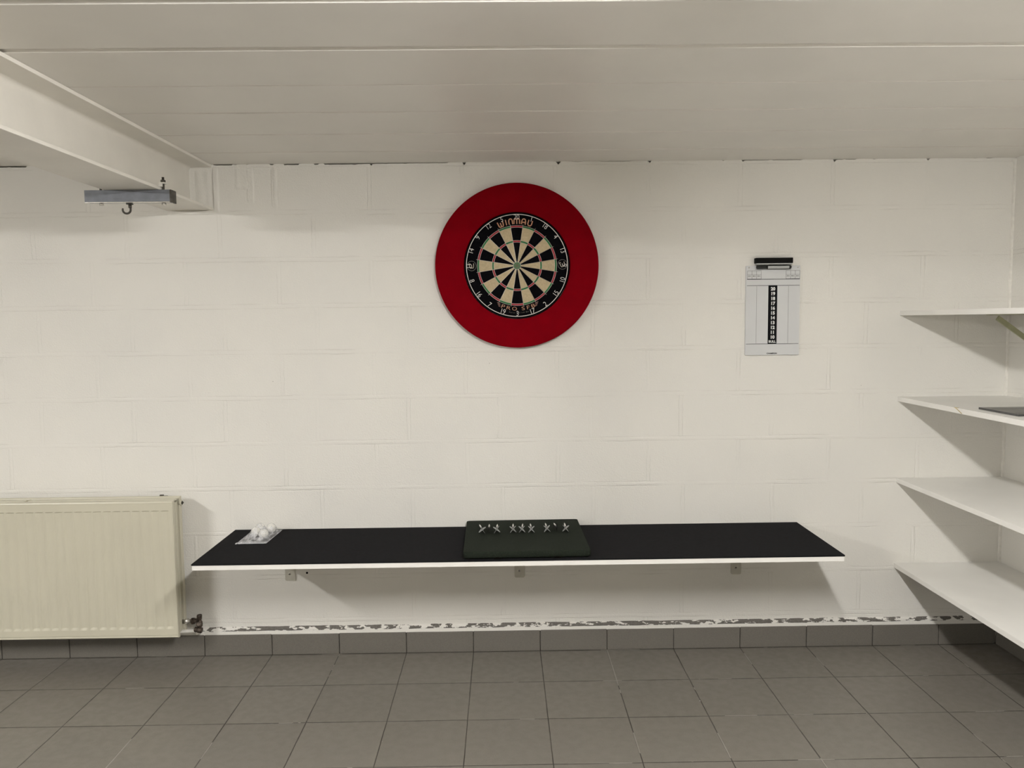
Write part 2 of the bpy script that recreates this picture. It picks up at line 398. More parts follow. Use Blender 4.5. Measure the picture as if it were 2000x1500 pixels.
# skirting tiles with open joints over a grout bed
bm = bm_new()
SK = -0.0120
k = -16
while True:
    x0 = -1.3468 + 0.3*k + 0.0018; x1 = -1.3468 + 0.3*(k+1) - 0.0018; k += 1
    if x0 > XR: break
    x1 = min(x1, XR - 0.013)
    if x1 - x0 < 0.01: continue
    h = 0.0955 + random.uniform(-0.0012, 0.0012)
    box(bm, (x0, SK - random.uniform(0, 0.0008), 0.0012), (x1, -0.001, h), 0.0012, 0, seg=1)
box(bm, (XL, -0.0085, 0.0), (XR - 0.012, -0.002, 0.094), 0, 1)
struct('baseboard_back', bm, [M_SKIRT, M_GROUT])
bm = bm_new(); k = 0
while k < 20:
    y1 = SK - 0.003 - 0.3*k; y0 = y1 - 0.2965; k += 1
    if y0 < YF: break
    box(bm, (XR - 0.012, y0, 0.0012), (XR - 0.001, y1, 0.0955), 0.0012, 0, seg=1)
box(bm, (XR - 0.0085, YF, 0.0), (XR - 0.002, SK-0.001, 0.094), 0, 1)
struct('baseboard_right', bm, [M_SKIRT, M_GROUT])

# ceiling: wide planks running left to right with open chamfered joints
bm = bm_new()
ys = [-0.220 - 0.2925*i for i in range(21)]
prof = [(0.10, CEIL)]
for y in ys:
    if y < YF + 0.1: break
    i_ = ys.index(y); gw, gd = [(0.012, 0.003), (0.012, 0.0028), (0.014, 0.003), (0.008, 0.003), (0.030, 0.0068), (0.050, 0.0130)][i_] if i_ < 6 else (0.03, 0.006)
    prof += [(y + 0.0015, CEIL), (y, CEIL + 0.0012), (y - 0.0003, CEIL + gd), (y - 0.004, CEIL + gd), (y - gw, CEIL)]
prof.append((YF - 0.05, CEIL))
prof += [(YF - 0.05, CEIL + 0.06), (0.10, CEIL + 0.06)]
prism(bm, prof, XL - 0.05, XR + 0.05, 0, 'YZ')
struct('ceiling', bm, M_CEIL)

# ------------------------------------------------------------------ steel beam
BX = -1.3335; BZ0 = 1.9655; BZ1 = CEIL - 0.0005
t = thing('steel_beam', 'white painted steel I-beam running under the plank ceiling to the block wall', 'beam', (BX, -3.1, BZ0))
def beam_part(name, x0, x1, z0, z1, bev):
    bm = bm_new(); box(bm, (x0, -6.15, z0), (x1, 0.0, z1), bev); return obj(name, bm, M_BEAM, t)
beam_part('top_flange', BX-0.1, BX+0.1, BZ1-0.0115, BZ1, 0.0012)
beam_part('bottom_flange', BX-0.1, BX+0.1, BZ0, BZ0+0.0105, 0.0012)
bm = bm_new()
for sgn in (-1, 1):
    pr = [(BX, BZ0+0.0105), (BX+sgn*0.018, BZ0+0.0105)]
    for a in range(1, 6):
        q = a/6*PI/2; pr.append((BX+sgn*(0.018-0.0147*math.sin(q)), BZ0+0.0105+0.0147*(1-math.cos(q))))
    pr += [(BX+sgn*0.0033, BZ0+0.0252), (BX+sgn*0.0033, BZ1-0.0262)]
    for a in range(1, 6):
        q = a/6*PI/2; pr.append((BX+sgn*(0.0033+0.0147*(1-math.cos(q))), BZ1-0.0262+0.0147*math.sin(q)))
    pr += [(BX+sgn*0.018, BZ1-0.0115), (BX, BZ1-0.0115)]
    prism(bm, pr, -6.15, 0.0, 0, 'XZ')
obj('web', bm, M_BEAM, t)
# mortar packed round the beam end
bm = bm_new()
N = 26
def lump(x0, x1, z0, z1, dmax, seed, nx=14, nz=24):
    g = []
    for i in range(nx+1):
        col = []
        for j in range(nz+1):
            u, v = i/nx, j/nz
            e = min(1, min(u, 1-u)*5) * min(1, min(v, 1-v)*8)
            x = x0+(x1-x0)*u; z = z0+(z1-z0)*v
            d = -0.0006 + e*(0.0010+dmax*0.45)+ e*dmax*(0.55*(noise.noise(Vector((x*40, seed, z*14)))+0.5))
            col.append(bm.verts.new((x + 0.002*noise.noise(Vector((z*25, seed, 1))), -d, z)))
        g.append(col)
    for i in range(nx):
        for j in range(nz):
            f = bm.faces.new((g[i][j], g[i+1][j], g[i+1][j+1], g[i][j+1])); f.smooth = True
lump(BX+0.1005, BX+0.128, BZ0-0.012, CEIL-0.010, 0.009, 1.0)
lump(BX+0.024, BX+0.099, BZ0+0.014, BZ1-0.014, 0.005, 2.0)
lump(-1.14, -1.07, CEIL-0.11, CEIL-0.006, 0.003, 3.0)
lump(-0.985, -0.955, CEIL-0.19, CEIL-0.006, 0.003, 4.0)
lump(-1.09, -1.055, CEIL-0.17, CEIL-0.006, 0.003, 6.0)
lump(BX-0.10, BX+0.115, BZ0-0.020, BZ0-0.001, 0.006, 5.0, 40, 6)
struct('trim_2', bm, M_WALL, normals=False)

# ------------------------------------------------------------------ clamp rail with hook under the beam
CY = -0.53
t = thing('clamp_rail', 'short grey steel rail clamped under the white beam with a hook below', 'bracket', (BX, CY+0.02, BZ0))
bm = bm_new()
x0, x1, zt, zb = -1.503, -1.197, BZ0 - 0.0005, BZ0 - 0.0425
# C-section rail lying with open face down
box(bm, (x0, CY, zb), (x1, CY+0.0025, zt), 0.0006)
box(bm, (x0, CY+0.0385, zb), (x1, CY+0.041, zt), 0.0006)
box(bm, (x0, CY+0.0025, zt-0.0025), (x1, CY+0.0385, zt), 0.0)
box(bm, (x0, CY+0.0025, zb), (x1, CY+0.012, zb+0.0025), 0.0)
box(bm, (x0, CY+0.029, zb), (x1, CY+0.0385, zb+0.0025), 0.0)
for dz in (0.011, 0.031): box(bm, (x0+0.001, CY-0.0007, zb+dz), (x1-0.001, CY, zb+dz+0.0015), 0)
obj('rail', bm, M_GALV, t)
bm = bm_new(); box(bm, (x0, CY-0.0012, zb-0.0030), (x1, CY+0.0135, zb-0.0003), 0.0005)
obj('lower_lip', bm, M_ZINC, t, 'bright zinc lower lip')
bm = bm_new(); box(bm, (x1, CY-0.001, zb-0.0035), (x1+0.007, CY+0.042, zt), 0.0012)
box(bm, (x1-0.004, CY+0.003, zb+0.003), (x1, CY+0.038, zt-0.003))
obj('end_cap', bm, M_DSTEEL, t, 'dark end cap')
def hexn(bm, x, y, z0, z1, r): lathe(bm, [(r*0.9, z0), (r, z0+0.0008), (r, z1-0.0008), (r*0.9, z1)], 6, Matrix.Translation((x, y, 0)) @ Matrix.Rotation(0.3, 4, 'Z'))
for bx, shine in ((-1.4525, False), (-1.2265, True)):
    bm = bm_new()
    lathe(bm, [(0.0045, zb-0.008), (0.0045, BZ0+0.047)], 12, Matrix.Translation((bx, CY+0.02, 0)))
    b = obj('clamp_bolt', bm, M_DSTEEL, t)
    bm = bm_new(); hexn(bm, bx, CY+0.02, zb-0.0105, zb-0.0036, 0.0078)
    obj('bolt_head', bm, M_ZINC, b)
    bm = bm_new(); hexn(bm, bx, CY+0.02, BZ0+0.028, BZ0+0.037, 0.0085)
    obj('nut', bm, M_DSTEEL, b)
    s_ = 1 if bx > BX else -1
    bm = bm_new(); box(bm, (bx-0.010, CY+0.008, BZ0+0.0225), (bx+0.010, CY+0.032, BZ0+0.0275), 0.001)
    box(bm, (min(bx, bx-s_*0.014), CY+0.010, BZ0+0.012), (max(bx, bx-s_*0.014)-0.0, CY+0.030, BZ0+0.0225), 0.001)
    obj('clamp_plate', bm, M_BEAM, b)
hx, hy = -1.351, CY+0.02
bm = bm_new()
hexn(bm, hx, hy, zb-0.0075, zb-0.0036, 0.0125)
obj('washer_nut', bm, M_DSTEEL, t)
bm = bm_new()
lathe(bm, [(0.0058, zb-0.020), (0.0058, zb-0.0075)], 12, Matrix.Translation((hx+0.001, hy, 0)))
pts = [(hx+0.002, hy, zb-0.016)]
for a in range(0, 13):
    q = a/12*math.radians(205); pts.append((hx-0.012+0.0145*math.cos(q), hy, zb-0.026-0.0135*math.sin(q)))
tube(bm, pts, [0.0036]*(len(pts)-2)+[0.0034, 0.0026], 10)
obj('hook', bm, M_DSTEEL, t, 'dark J-shaped hook')

# ------------------------------------------------------------------ dartboard and surround
DX, DZ = 0.0655, 1.7145
def ring_pts(r, y, n=96, cx=DX, cz=DZ): return [(cx + r*math.cos(2*PI*k/n), y, cz + r*math.sin(2*PI*k/n)) for k in range(n)]
bm = bm_new()
YS0, YS1 = -0.001, -0.032
n = 144
prof = [(0.2275, YS0), (0.2275, YS1+0.002), (0.2295, YS1), (0.3485, YS1), (0.3510, YS1+0.0022), (0.3510, YS0)]
rings = [[bm.verts.new((DX+r*math.cos(2*PI*k/n), y, DZ+r*math.sin(2*PI*k/n))) for k in range(n)] for r, y in prof]
for i in range(len(prof)):
    a, b = rings[i], rings[(i+1) % len(prof)]
    for k in range(n):
        f = bm.faces.new((a[k], a[(k+1) % n], b[(k+1) % n], b[k])); f.smooth = i in (0, 4)
tag(obj('dartboard_surround', bm, M_RED), 'large dark red foam ring around the dartboard on the white block wall', 'dartboard surround')

db = thing('dartboard', 'round black and cream dartboard with green bull inside the red ring', 'dartboard', (DX, -0.001, DZ))
YB = -0.0375
bm = bm_new()
prof = [(0.2255, -0.001), (0.2255, YB+0.003), (0.2235, YB), (0.17, YB)]
rings = [[bm.verts.new((DX+r*math.cos(2*PI*k/n), y, DZ+r*math.sin(2*PI*k/n))) for k in range(n)] for r, y in prof]
for i in range(3):
    for k in range(n): bm.faces.new((rings[i][k], rings[i][(k+1) % n], rings[i+1][(k+1) % n], rings[i+1][k]))
bm.faces.new(rings[0]); bm.faces.new(rings[-1][::-1])
obj('board_body', bm, M_BLACK, db)
bm = bm_new()
radii = [(0.0159, 0.099), (0.099, 0.107), (0.107, 0.162), (0.162, 0.170)]
YFc = YB - 0.0006
for s_ in range(20):
    a0 = math.radians(81 + 18*s_)
    dark = s_ % 2 == 0
    for ri, (r0, r1) in enumerate(radii):
        mi = (2 if dark else 3) if ri in (1, 3) else (0 if dark else 1)
        m = 5
        top = [(r1*math.cos(a0+math.radians(18*k/m)), r1*math.sin(a0+math.radians(18*k/m))) for k in range(m+1)]
        bot = [(r0*math.cos(a0+math.radians(18*k/m)), r0*math.sin(a0+math.radians(18*k/m))) for k in range(m+1)]
        vt = [bm.verts.new((DX+x, YFc, DZ+z)) for x, z in top]; vb = [bm.verts.new((DX+x, YFc, DZ+z)) for x, z in bot]
        for k in range(m):
            f = bm.faces.new((vb[k], vb[k+1], vt[k+1], vt[k])); f.material_index = mi
obj('scoring_face', bm, [M_BLACK, M_CREAM, M_SRED, M_SGREEN], db, 'cream and black wedges with red and green rings')
bm = bm_new()
lathe(bm, [(0.0159, 0.0), (0.0159, 0.0012)], 32, face(DX, YFc+0.0003, DZ), 0)
lathe(bm, [(0.00635, 0.0), (0.00635, 0.0020)], 24, face(DX, YFc+0.0003, DZ), 1)
obj('bullseye', bm, [plain('green_bull', (0.085, 0.16, 0.075), 0.7, var=0.3, scale=250), plain('dull_bull', (0.10, 0.12, 0.065), 0.7, var=0.3, scale=300)], db, 'green bull with a dull centre')
bm = bm_new()
for r in (0.0159, 0.099, 0.107, 0.162, 0.170): closed_tube(bm, ring_pts(r, YFc-0.0006, 96), 0.00075, 5)
for s_ in range(20):
    a = math.radians(81 + 18*s_)
    tube(bm, [(DX+0.0159*math.cos(a), YFc-0.0006, DZ+0.0159*math.sin(a)), (DX+0.1765*math.cos(a), YFc-0.0006, DZ+0.1765*math.sin(a))], 0.0006, 5)
obj('wire_spider', bm, M_WIRE, db)
bm = bm_new()
YN = YB - 0.0035
closed_tube(bm, ring_pts(0.2165, YN, 144), 0.0017, 6)
NUM = [20, 1, 18, 4, 13, 6, 10, 15, 2, 17, 3, 19, 7, 16, 8, 11, 14, 9, 12, 5]
for i, nu in enumerate(NUM):
    a = PI/2 - i*2*PI/20
    upper = math.sin(a) > 0.05 or (abs(math.sin(a)) <= 0.05 and math.cos(a) < 0)
    rr = 0.2045
    rot = a - PI/2 if upper else a + PI/2
    glyphs(bm, str(nu), 0.030, face(DX+rr*math.cos(a), YN, DZ+rr*math.sin(a), rot), 0.0008, -0.0003, 0, 0.92, 0, True, 0.88)
obj('number_ring', bm, M_RINGW, db, 'pale wire number ring')
def arc_word(bm, word, r, mid, adv, draw, out=True):
    n = len(word)
    for i, ch in enumerate(word):
        off = (i - (n-1)/2) * adv / r
        a = mid - off if out else mid + off
        if ch != ' ': draw(bm, ch, a, (a - PI/2) if out else (a + PI/2), r)
# WINMAU in round strokes
ST = {'W': [[(-.5,.5),(-.42,-.25),(-.3,-.5),(-.1,-.5),(0,-.3),(0,.25)], [(0,-.3),(.1,-.5),(.3,-.5),(.42,-.25),(.5,.5)]],
      'I': [[(0,.5),(0,-.5)]],
      'N': [[(-.36,-.5),(-.36,.15),(-.25,.42),(0,.5),(.25,.42),(.36,.15),(.36,-.5)]],
      'M': [[(-.5,-.5),(-.5,.2),(-.4,.45),(-.2,.48),(-.02,.3),(0,-.5)], [(.02,.3),(.2,.48),(.4,.45),(.5,.2),(.5,-.5)]],
      'A': [[(-.4,-.5),(-.4,.1),(-.28,.42),(0,.5),(.28,.42),(.4,.1),(.4,-.5)], [(-.38,-.12),(.38,-.12)]],
      'U': [[(-.4,.5),(-.4,-.2),(-.25,-.45),(0,-.5),(.25,-.45),(.4,-.2),(.4,.5)]]}
def stroke(bm, ch, a, rot, r, size=(0.0170, 0.0200), rad=0.0020, y=YB-0.0009):
    F = face(DX+r*math.cos(a), y, DZ+r*math.sin(a), rot)
    for st in ST[ch]:
        tube(bm, [F @ Vector((px*size[0], py*size[1], 0)) for px, py in st], rad, 6)
bm = bm_new()
word = 'WINMAU'; pos = [-0.0660, -0.0425, -0.0225, 0.0040, 0.0335, 0.0610]
for ch, p_ in zip(word, pos):
    stroke(bm, ch, math.radians(91.0) - p_/0.188, math.radians(91.0) - p_/0.188 - PI/2, 0.1880, (0.0235 if ch in 'WM' else 0.0205, 0.0235), 0.0028)
obj('maker_lettering', bm, M_ORANGE, db, 'salmon coloured WINMAU lettering')
bm = bm_new()
def gl(size, sx=1.0, off=0.0002, mat=0):
    def f(bm, ch, a, rot, r): glyphs(bm, ch, size, face(DX+r*math.cos(a), YB-0.0008, DZ+r*math.sin(a), rot), 0.0002, off, mat, 1, 0, True, sx)
    return f
word = 'PRO SFB'; offs = [-0.0650, -0.0410, -0.0145, 0, 0.0230, 0.0450, 0.0670]
for ch, p_ in zip(word, offs):
    if ch == ' ': continue
    a = math.radians(270.5) + p_/0.184
    glyphs(bm, ch, 0.0225, face(DX+0.1845*math.cos(a), YB-0.0008, DZ+0.1845*math.sin(a), a+PI/2), 0.0002, -0.0001, 0, 1, 0, True, 1.55 if ch != 'O' else 1.25)
arc_word(bm, 'Force & Blind Bar', 0.2010, math.radians(272), 0.0052, gl(0.0085, 0.95, 0.0, 1), out=False)
# small wings on both ends of the lower lettering
for sg in (-1, 1):
    for q in range(3):
        pr = []
        for (dr, dd) in ((0.0, 0.0), (0.0, 0.020 - 0.004*q), (0.0036, 0.016-0.004*q), (0.0036, 0.002)):
            rr = 0.1765 + 0.0052*q + dr; a = math.radians(270.5) + sg*(0.0790 - 0.002*q + dd*0.9)/0.184
            pr.append((DX+rr*math.cos(a), DZ+rr*math.sin(a)))
        prism(bm, pr, YB-0.0007, YB-0.0002, 2, 'XZ')
obj('range_lettering', bm, [M_ORANGE, M_GREYP, M_REDGREY], db, 'salmon PRO SFB lettering between small wings')
for sg, rot in ((-1, 0.12), (1, 0.30)):
    bm = bm_new()
    cx, cz = DX + sg*0.1945, DZ + (0.0005 if sg < 0 else 0.0035)
    closed_tube(bm, [(cx+0.0195*math.cos(2*PI*k/40), YB-0.0006, cz+0.0205*math.sin(2*PI*k/40)) for k in range(40)], 0.0012, 5, 1)
    F = face(cx, YB-0.0009, cz, rot)
    for st in ST['W']: tube(bm, [F @ Vector((px*0.0200, py*0.0190, 0)) for px, py in st], 0.0017, 6)
    tube(bm, [F @ Vector((-0.0125, 0.010, 0)), F @ Vector((-0.004, 0.010, 0))], 0.0015, 6)
    obj('round_emblem', bm, [M_PALE, M_GREYP], db, 'pale rounded W emblem in a grey circle')

# ------------------------------------------------------------------ scoreboard, eraser, marker
SBX0, SBX1, SBZ0, SBZ1 = 1.0600, 1.2960, 1.3180, 1.7060
sb = thing('scoreboard', 'white darts scoreboard with a black number column on the block wall', 'scoreboard', ((SBX0+SBX1)/2, 0, SBZ0))
bm = bm_new(); prism(bm, rrect(SBX0, SBZ0, SBX1, SBZ1, 0.004), -0.0085, -0.0015)
obj('panel', bm, M_BWHITE, sb)
YP = -0.0087
def flat(bm, x0, z0, x1, z1, mat=0): box(bm, (x0, YP-0.0002, z0), (x1, YP+0.0001, z1), 0, mat)
bm = bm_new()
flat(bm, 1.0640, 1.6465, 1.2940, 1.6485)          # rule under the boxes
flat(bm, 1.0640, 1.6195, 1.2940, 1.6213)
flat(bm, 1.0630, 1.3660, 1.2930, 1.3678)
for x in (1.1070, 1.2460):                        # dotted guide lines
    z = 1.3700
    while z < 1.6150: flat(bm, x-0.0007, z, x+0.0007, z+0.0024); z += 0.0047
for bx0, bx1 in ((1.0655, 1.1255), (1.2340, 1.2940)):
    w = (bx1-bx0)/3
    flat(bm, bx0, 1.6835, bx1, 1.6847, 1)
    flat(bm, bx0, 1.6672, bx1, 1.6680, 1)
    flat(bm, bx0, 1.6478, bx1, 1.6492, 0)
    for k in range(4): flat(bm, bx0+w*k-0.0006, 1.6480, bx0+w*k+0.0006, 1.6847, 1)
    for k, tx in enumerate(('501', '401', '301')):
        glyphs(bm, tx, 0.0100, face(bx0+w*(k+0.5), YP-0.0003, 1.6610), 0, 0.0001, 1)
glyphs(bm, 'CHAMPION', 0.0078, face(1.1770, YP-0.0003, 1.3250), 0, 0.0003, 0, 1.0, 0, True, 1.12)
obj('printed_rules', bm, [M_PBLACK, M_PGREY], sb, 'thin dark rules, small boxes and dotted lines')
bm = bm_new(); box(bm, (1.1580, YP-0.0003, 1.3668), (1.1970, YP+0.0001, 1.6200))
col_ = obj('number_column', bm, M_PBLACK, sb, 'black centre column')
bm = bm_new()
for k, tx in enumerate(['20', '19', '18', '17', '16', '15', '14', '13', '12', '11', '10']):
    glyphs(bm, tx, 0.0190, face(1.1780, YP-0.0006, 1.6052 - 0.02095*k), 0, 0.0009, 0, 1.02)
glyphs(bm, 'BULL', 0.0140, face(1.1775, YP-0.0006, 1.3765), 0, 0.0006, 0, 1.0)
obj('numerals', bm, M_PWHITE, col_, 'white numerals 20 to 10 and BULL')
for x in (1.0720, 1.2850):
    bm = bm_new(); lathe(bm, [(0.0030, 0), (0.0030, 0.001), (0.0012, 0.0022)], 14, face(x, YP, 1.6980)); obj('screw', bm, M_ZINC, sb)
bm = bm_new()
box(bm, (1.1000, -0.016, 1.6885), (1.2540, YP, 1.6900), 0.0004)
box(bm, (1.1000, -0.016, 1.6885), (1.2540, -0.0150, 1.6945), 0.0004)
obj('marker_ledge', bm, M_MLAB, sb, 'small grey ledge')
t = thing('board_eraser', 'black oblong board eraser above the white darts scoreboard', 'eraser', (1.175, -0.01, 1.711))
bm = bm_new(); box(bm, (1.0955, -0.0300, 1.7150), (1.2565, -0.0020, 1.7385), 0.0025); obj('grip', bm, M_BLKPL, t)
bm = bm_new(); box(bm, (1.0985, -0.0285, 1.7095), (1.2535, -0.0030, 1.7150), 0.0010); obj('felt_pad', bm, M_MLAB, t, 'grey felt underside')
t = thing('marker_pen', 'dark marker pen with a pale label under the black eraser', 'marker', (1.177, -0.02, 1.6925))
bm = bm_new()
F = Matrix.Translation((1.1015, -0.0170, 1.6990)) @ Matrix.Rotation(PI/2, 4, 'Y')
lathe(bm, [(0.0045, 0.0), (0.0070, 0.0012), (0.0078, 0.004), (0.0078, 0.0450)], 20, F); obj('cap', bm, M_MARK, t)
bm = bm_new(); lathe(bm, [(0.0082, 0.0450), (0.0088, 0.047), (0.0088, 0.142), (0.0074, 0.149), (0.0050, 0.1515)], 20, F); obj('barrel', bm, M_MARK, t)
bm = bm_new()
sg = 10; A = []; B = []
for k in range(sg+1):
    a = math.radians(150 + 85*k/sg)   # wraps the lower front
    r = 0.0090
    A.append(bm.verts.new((1.1015+0.0480, -0.0170+r*math.cos(a), 1.6990+r*math.sin(a)))); B.append(bm.verts.new((1.1015+0.1400, -0.0170+r*math.cos(a), 1.6990+r*math.sin(a))))
for k in range(sg): bm.faces.new((A[k], B[k], B[k+1], A[k+1]))
obj('label_sleeve', bm, M_MLAB, t, 'pale grey label')

# ------------------------------------------------------------------ bench shelf
BT = 0.5655
bs = thing('wall_bench', 'long white bench shelf topped with a black mat on the back wall', 'bench', (0.064, -0.25, BT-0.018))
bm = bm_new(); box(bm, (-1.1900, -0.4975, BT-0.0190), (1.3000, -0.0015, BT), 0.0008); obj('board', bm, M_EDGE, bs)
bm = bm_new()
nn = 60; lower = []; 
poly = [(-1.1910, -0.0015), (-1.1925, -0.4990)]
poly = [(-1.1930, -0.0020), (-1.1930, -0.4965), (-1.1900, -0.4995), (1.3000, -0.4990), (1.3030, -0.4960), (1.3030, -0.0020)]
prism(bm, poly, BT + 0.0002, BT + 0.0048, 0, 'XY')
obj('mat_cover', bm, M_MATB, bs, 'thin black foam mat')
for i, x in enumerate((-0.957, 0.0636, 1.0334)):
    bm = bm_new()
    prism(bm, rrect(x-0.0225, 0.3365, x+0.0225, BT-0.0195, 0.007), -0.0050, -0.0012)
    box(bm, (x-0.015, -0.34, BT-0.0225), (x+0.015, -0.0050, BT-0.0192), 0.0008)
    box(bm, (x-0.0015, -0.32, BT-0.040), (x+0.0015, -0.0050, BT-0.0225), 0)
    w = obj('shelf_bracket', bm, M_BRKT, bs, 'beige steel bracket')
    bm = bm_new(); lathe(bm, [(0.0062, 0), (0.0060, 0.0012), (0.0040, 0.0022)], 14, face(x-0.002, -0.0050, 0.3680))
    lathe(bm, [(0.0042, 0.0), (0.0042, 0.0024)], 4, face(x-0.002, -0.0050, 0.3680), 1)
    obj('screw', bm, [M_ZINC, M_DSTEEL], w)
# empty drilled hole beside the left bracket: black disc painted as its inner shade
bm = bm_new(); lathe(bm, [(0.0048, 0.0), (0.0048, 0.0010)], 18, face(-0.8835, 0.0, 0.3700)); 
o = obj('drill_hole_shade', bm, M_DARK); tag(o, 'painted black shade of a small drilled hole in the wall under the left end of the bench', 'hole')

# ------------------------------------------------------------------ rubber tile and darts
TT = BT + 0.0050 + 0.0300
bm = bm_new()
mt = Matrix.Translation((0.0810, -0.2480, 0)) @ Matrix.Rotation(math.radians(0.9), 4, 'Z')
pr = rrect(-0.2450, -0.2370, 0.2450, 0.2370, 0.010, 4)
zs = [(0.008, BT+0.0052), (0.002, BT+0.0100), (0.0, BT+0.0115), (0.0, TT-0.003), (0.0012, TT-0.0008), (0.0035, TT)]
rings = []
for ins, z in zs:
    ring = []
    for a, b in pr:
        ring.append(bm.verts.new(mt @ Vector((a*(1-ins/0.247), b*(1-ins/0.238), z))))
    rings.append(ring)
for i in range(len(zs)-1):
    for k in range(len(pr)):
        f = bm.faces.new((rings[i][k], rings[i][(k+1) % len(pr)], rings[i+1][(k+1) % len(pr)], rings[i+1][k])); f.smooth = True
bm.faces.new(rings[0][::-1]); bm.faces.new(rings[-1])
# drainage notches at the front underside: raised black pieces painted as their shade
ti = thing('rubber_tile', 'dark green rubber mat tile holding nine darts on the black bench', 'rubber mat', (0.081, -0.248, BT+0.005))
obj('slab', bm, M_RUB, ti)
for cx in (-0.115, 0.118):
    bm = bm_new()
    pp = [(cx-0.012, BT+0.0066)] + [(cx+0.012*math.cos(math.radians(180-180*k/8)), BT+0.0066+0.0065*math.sin(math.radians(180*k/8))) for k in range(1, 8)] + [(cx+0.012, BT+0.0066)]
    prism(bm, pp, -0.2376, -0.2290, 0, 'XZ', mt); obj('drain_notch_shade', bm, M_DARK, ti, 'half-round notch, its shade painted black')

def dart_parts():
    """dart along +Y (point towards the wall), lying at z=0 axis; returns root"""
    root = thing('dart', '', 'dart', (0, 0, 0), 'darts on the rubber tile')
    F = Matrix.Rotation(-PI/2, 4, 'X')     # +Z -> +Y
    def F2(y): return Matrix.Translation((0, y, 0)) @ F
    bm = bm_new()
    pr = [(0.0020, 0.0), (0.0034, 0.001)]
    for k in range(9): pr += [(0.0034, 0.003+0.005*k), (0.0029, 0.0040+0.005*k), (0.0029, 0.0050+0.005*k), (0.0034, 0.0058+0.005*k)]
    pr += [(0.0034, 0.049), (0.0022, 0.052)]
    pr = sorted(pr, key=lambda q: q[1]); lathe(bm, pr, 14, F2(-0.010)); obj('barrel', bm, M_SILVER, root)
    bm = bm_new(); lathe(bm, [(0.0013, 0.0), (0.0012, 0.026), (0.0003, 0.032)], 8, F2(0.0415)); obj('point', bm, M_ZINC, root)
    bm = bm_new(); lathe(bm, [(0.0024, 0.0), (0.0030, 0.004), (0.0019, 0.012), (0.0019, 0.046)], 10, F2(-0.0560)); obj('shaft', bm, M_MARK, root)
    bm = bm_new()
    for q in range(4):
        R = Matrix.Rotation(q*PI/2, 4, 'Y')
        prof = [(0.0005, -0.0380), (0.0040, -0.0395), (0.0150, -0.0560), (0.0182, -0.0660), (0.0182, -0.0740), (0.0150, -0.0790), (0.0005, -0.0820)]
        prism(bm, prof, -0.00035, 0.00035, 0, 'XY', R)
    obj('flight', bm, M_FLIGHT, root)
    return root
src = dart_parts()
DARTS = [(-0.0680, 0.0, 0.55, 2), (-0.0600, 0.0, 0.02, 0), (-0.0310, 0.0, 0.90, -6), (0.0360, 0.0, 0.68, 1), (0.0760, 0.0, 0.72, -4), (0.1130, 0.0, 0.80, -2),
         (0.1770, 0.0, 0.95, -3), (0.2170, 0.0, 0.10, -3), (0.2590, 0.0, 0.90, -9)]
XD = [-0.102, -0.0662, -0.0330, 0.0350, 0.0745, 0.1103, 0.1755, 0.2145, 0.2562]
ROT = [7, 0.5, -1, -1, -3, 0, 0, 2, -2]
ROLL = [0.95, 0.02, 0.62, 0.70, 0.72, 0.78, 0.72, 0.05, 0.85]
LAB = ['dart at the left end of the row on the rubber tile, flight turned wide open',
       'second dart from the left, between two open flights, its flight seen edge on',
       'third dart from the left, right-hand dart of the left trio',
       'left-hand dart of the middle trio on the green rubber tile',
       'centre dart of the middle trio, fifth in the row of nine',
       'right-hand dart of the middle trio on the green rubber tile',
       'left-hand dart of the right trio on the green rubber tile',
       'middle dart of the right trio, its flight seen edge on',
       'dart at the right end of the row on the rubber tile']
parts = list(src.children)
for i in range(9):
    if i == 0: root = src
    else:
        root = src.copy(); COL.objects.link(root)
        for c in parts:
            d = c.copy(); COL.objects.link(d); d.parent = root
    drop = 0.0185*max(abs(math.cos(ROLL[i])), abs(math.sin(ROLL[i])))
    roll = ROLL[i]
    Y0 = -0.160 + 0.004*(i//3)
    # rest: lowest fin tip near the rear touches the tile, point touches in front
    pitch = math.atan2(drop - 0.0006, 0.0735 + 0.0700)
    root.matrix_world = Matrix.Translation((XD[i], Y0, TT + 0.0016 + 0.0735*math.sin(pitch))) @ Matrix.Rotation(math.radians(ROT[i]), 4, 'Z') @ Matrix.Rotation(-pitch, 4, 'X') @ Matrix.Rotation(roll, 4, 'Y')
    root['label'] = LAB[i]
    if i in (1, 7):
        for c in root.children:
            if c.name.startswith('flight'):
                c.data = c.data.copy(); c.data.materials[0] = M_BLKPL; c['label'] = 'dark flight seen edge on'

# ------------------------------------------------------------------ bag of white balls
MT = BT + 0.0050
BR = 0.0200
BALLS = [(-1.0640, -0.1210, MT+BR+0.0012, 'front left white ball inside the clear plastic bag'),
         (-1.0210, -0.1560, MT+BR+0.0012, 'nearest white ball in the bag, at its front right'),
         (-1.0640, -0.0620, MT+BR+0.0012, 'rear left white ball inside the clear bag, close to the wall'),
         (-1.0160, -0.0640, MT+BR+0.0012, 'rear right white ball inside the clear bag, close to the wall')]
for x, y, z, lb in BALLS:
    bm = bm_new(); sphere(bm, (x, y, z), BR); tag(obj('table_tennis_ball', bm, M_BALL), lb, 'ball', 'white balls in the plastic bag')
bg = thing('plastic_bag', 'clear plastic zip bag with white balls at the left end of the black bench', 'plastic bag', (-1.04, -0.14, MT))
c00, c10, c11, c01 = Vector((-1.1110, -0.2330)), Vector((-0.9890, -0.2290)), Vector((-0.9800, -0.0120)), Vector((-1.1080, -0.0200))
def bag_xy(u, v): return (c00*(1-u)+c10*u)*(1-v) + (c01*(1-u)+c11*u)*v
bm = bm_new(); NU, NV = 56, 96; top = []; low = []
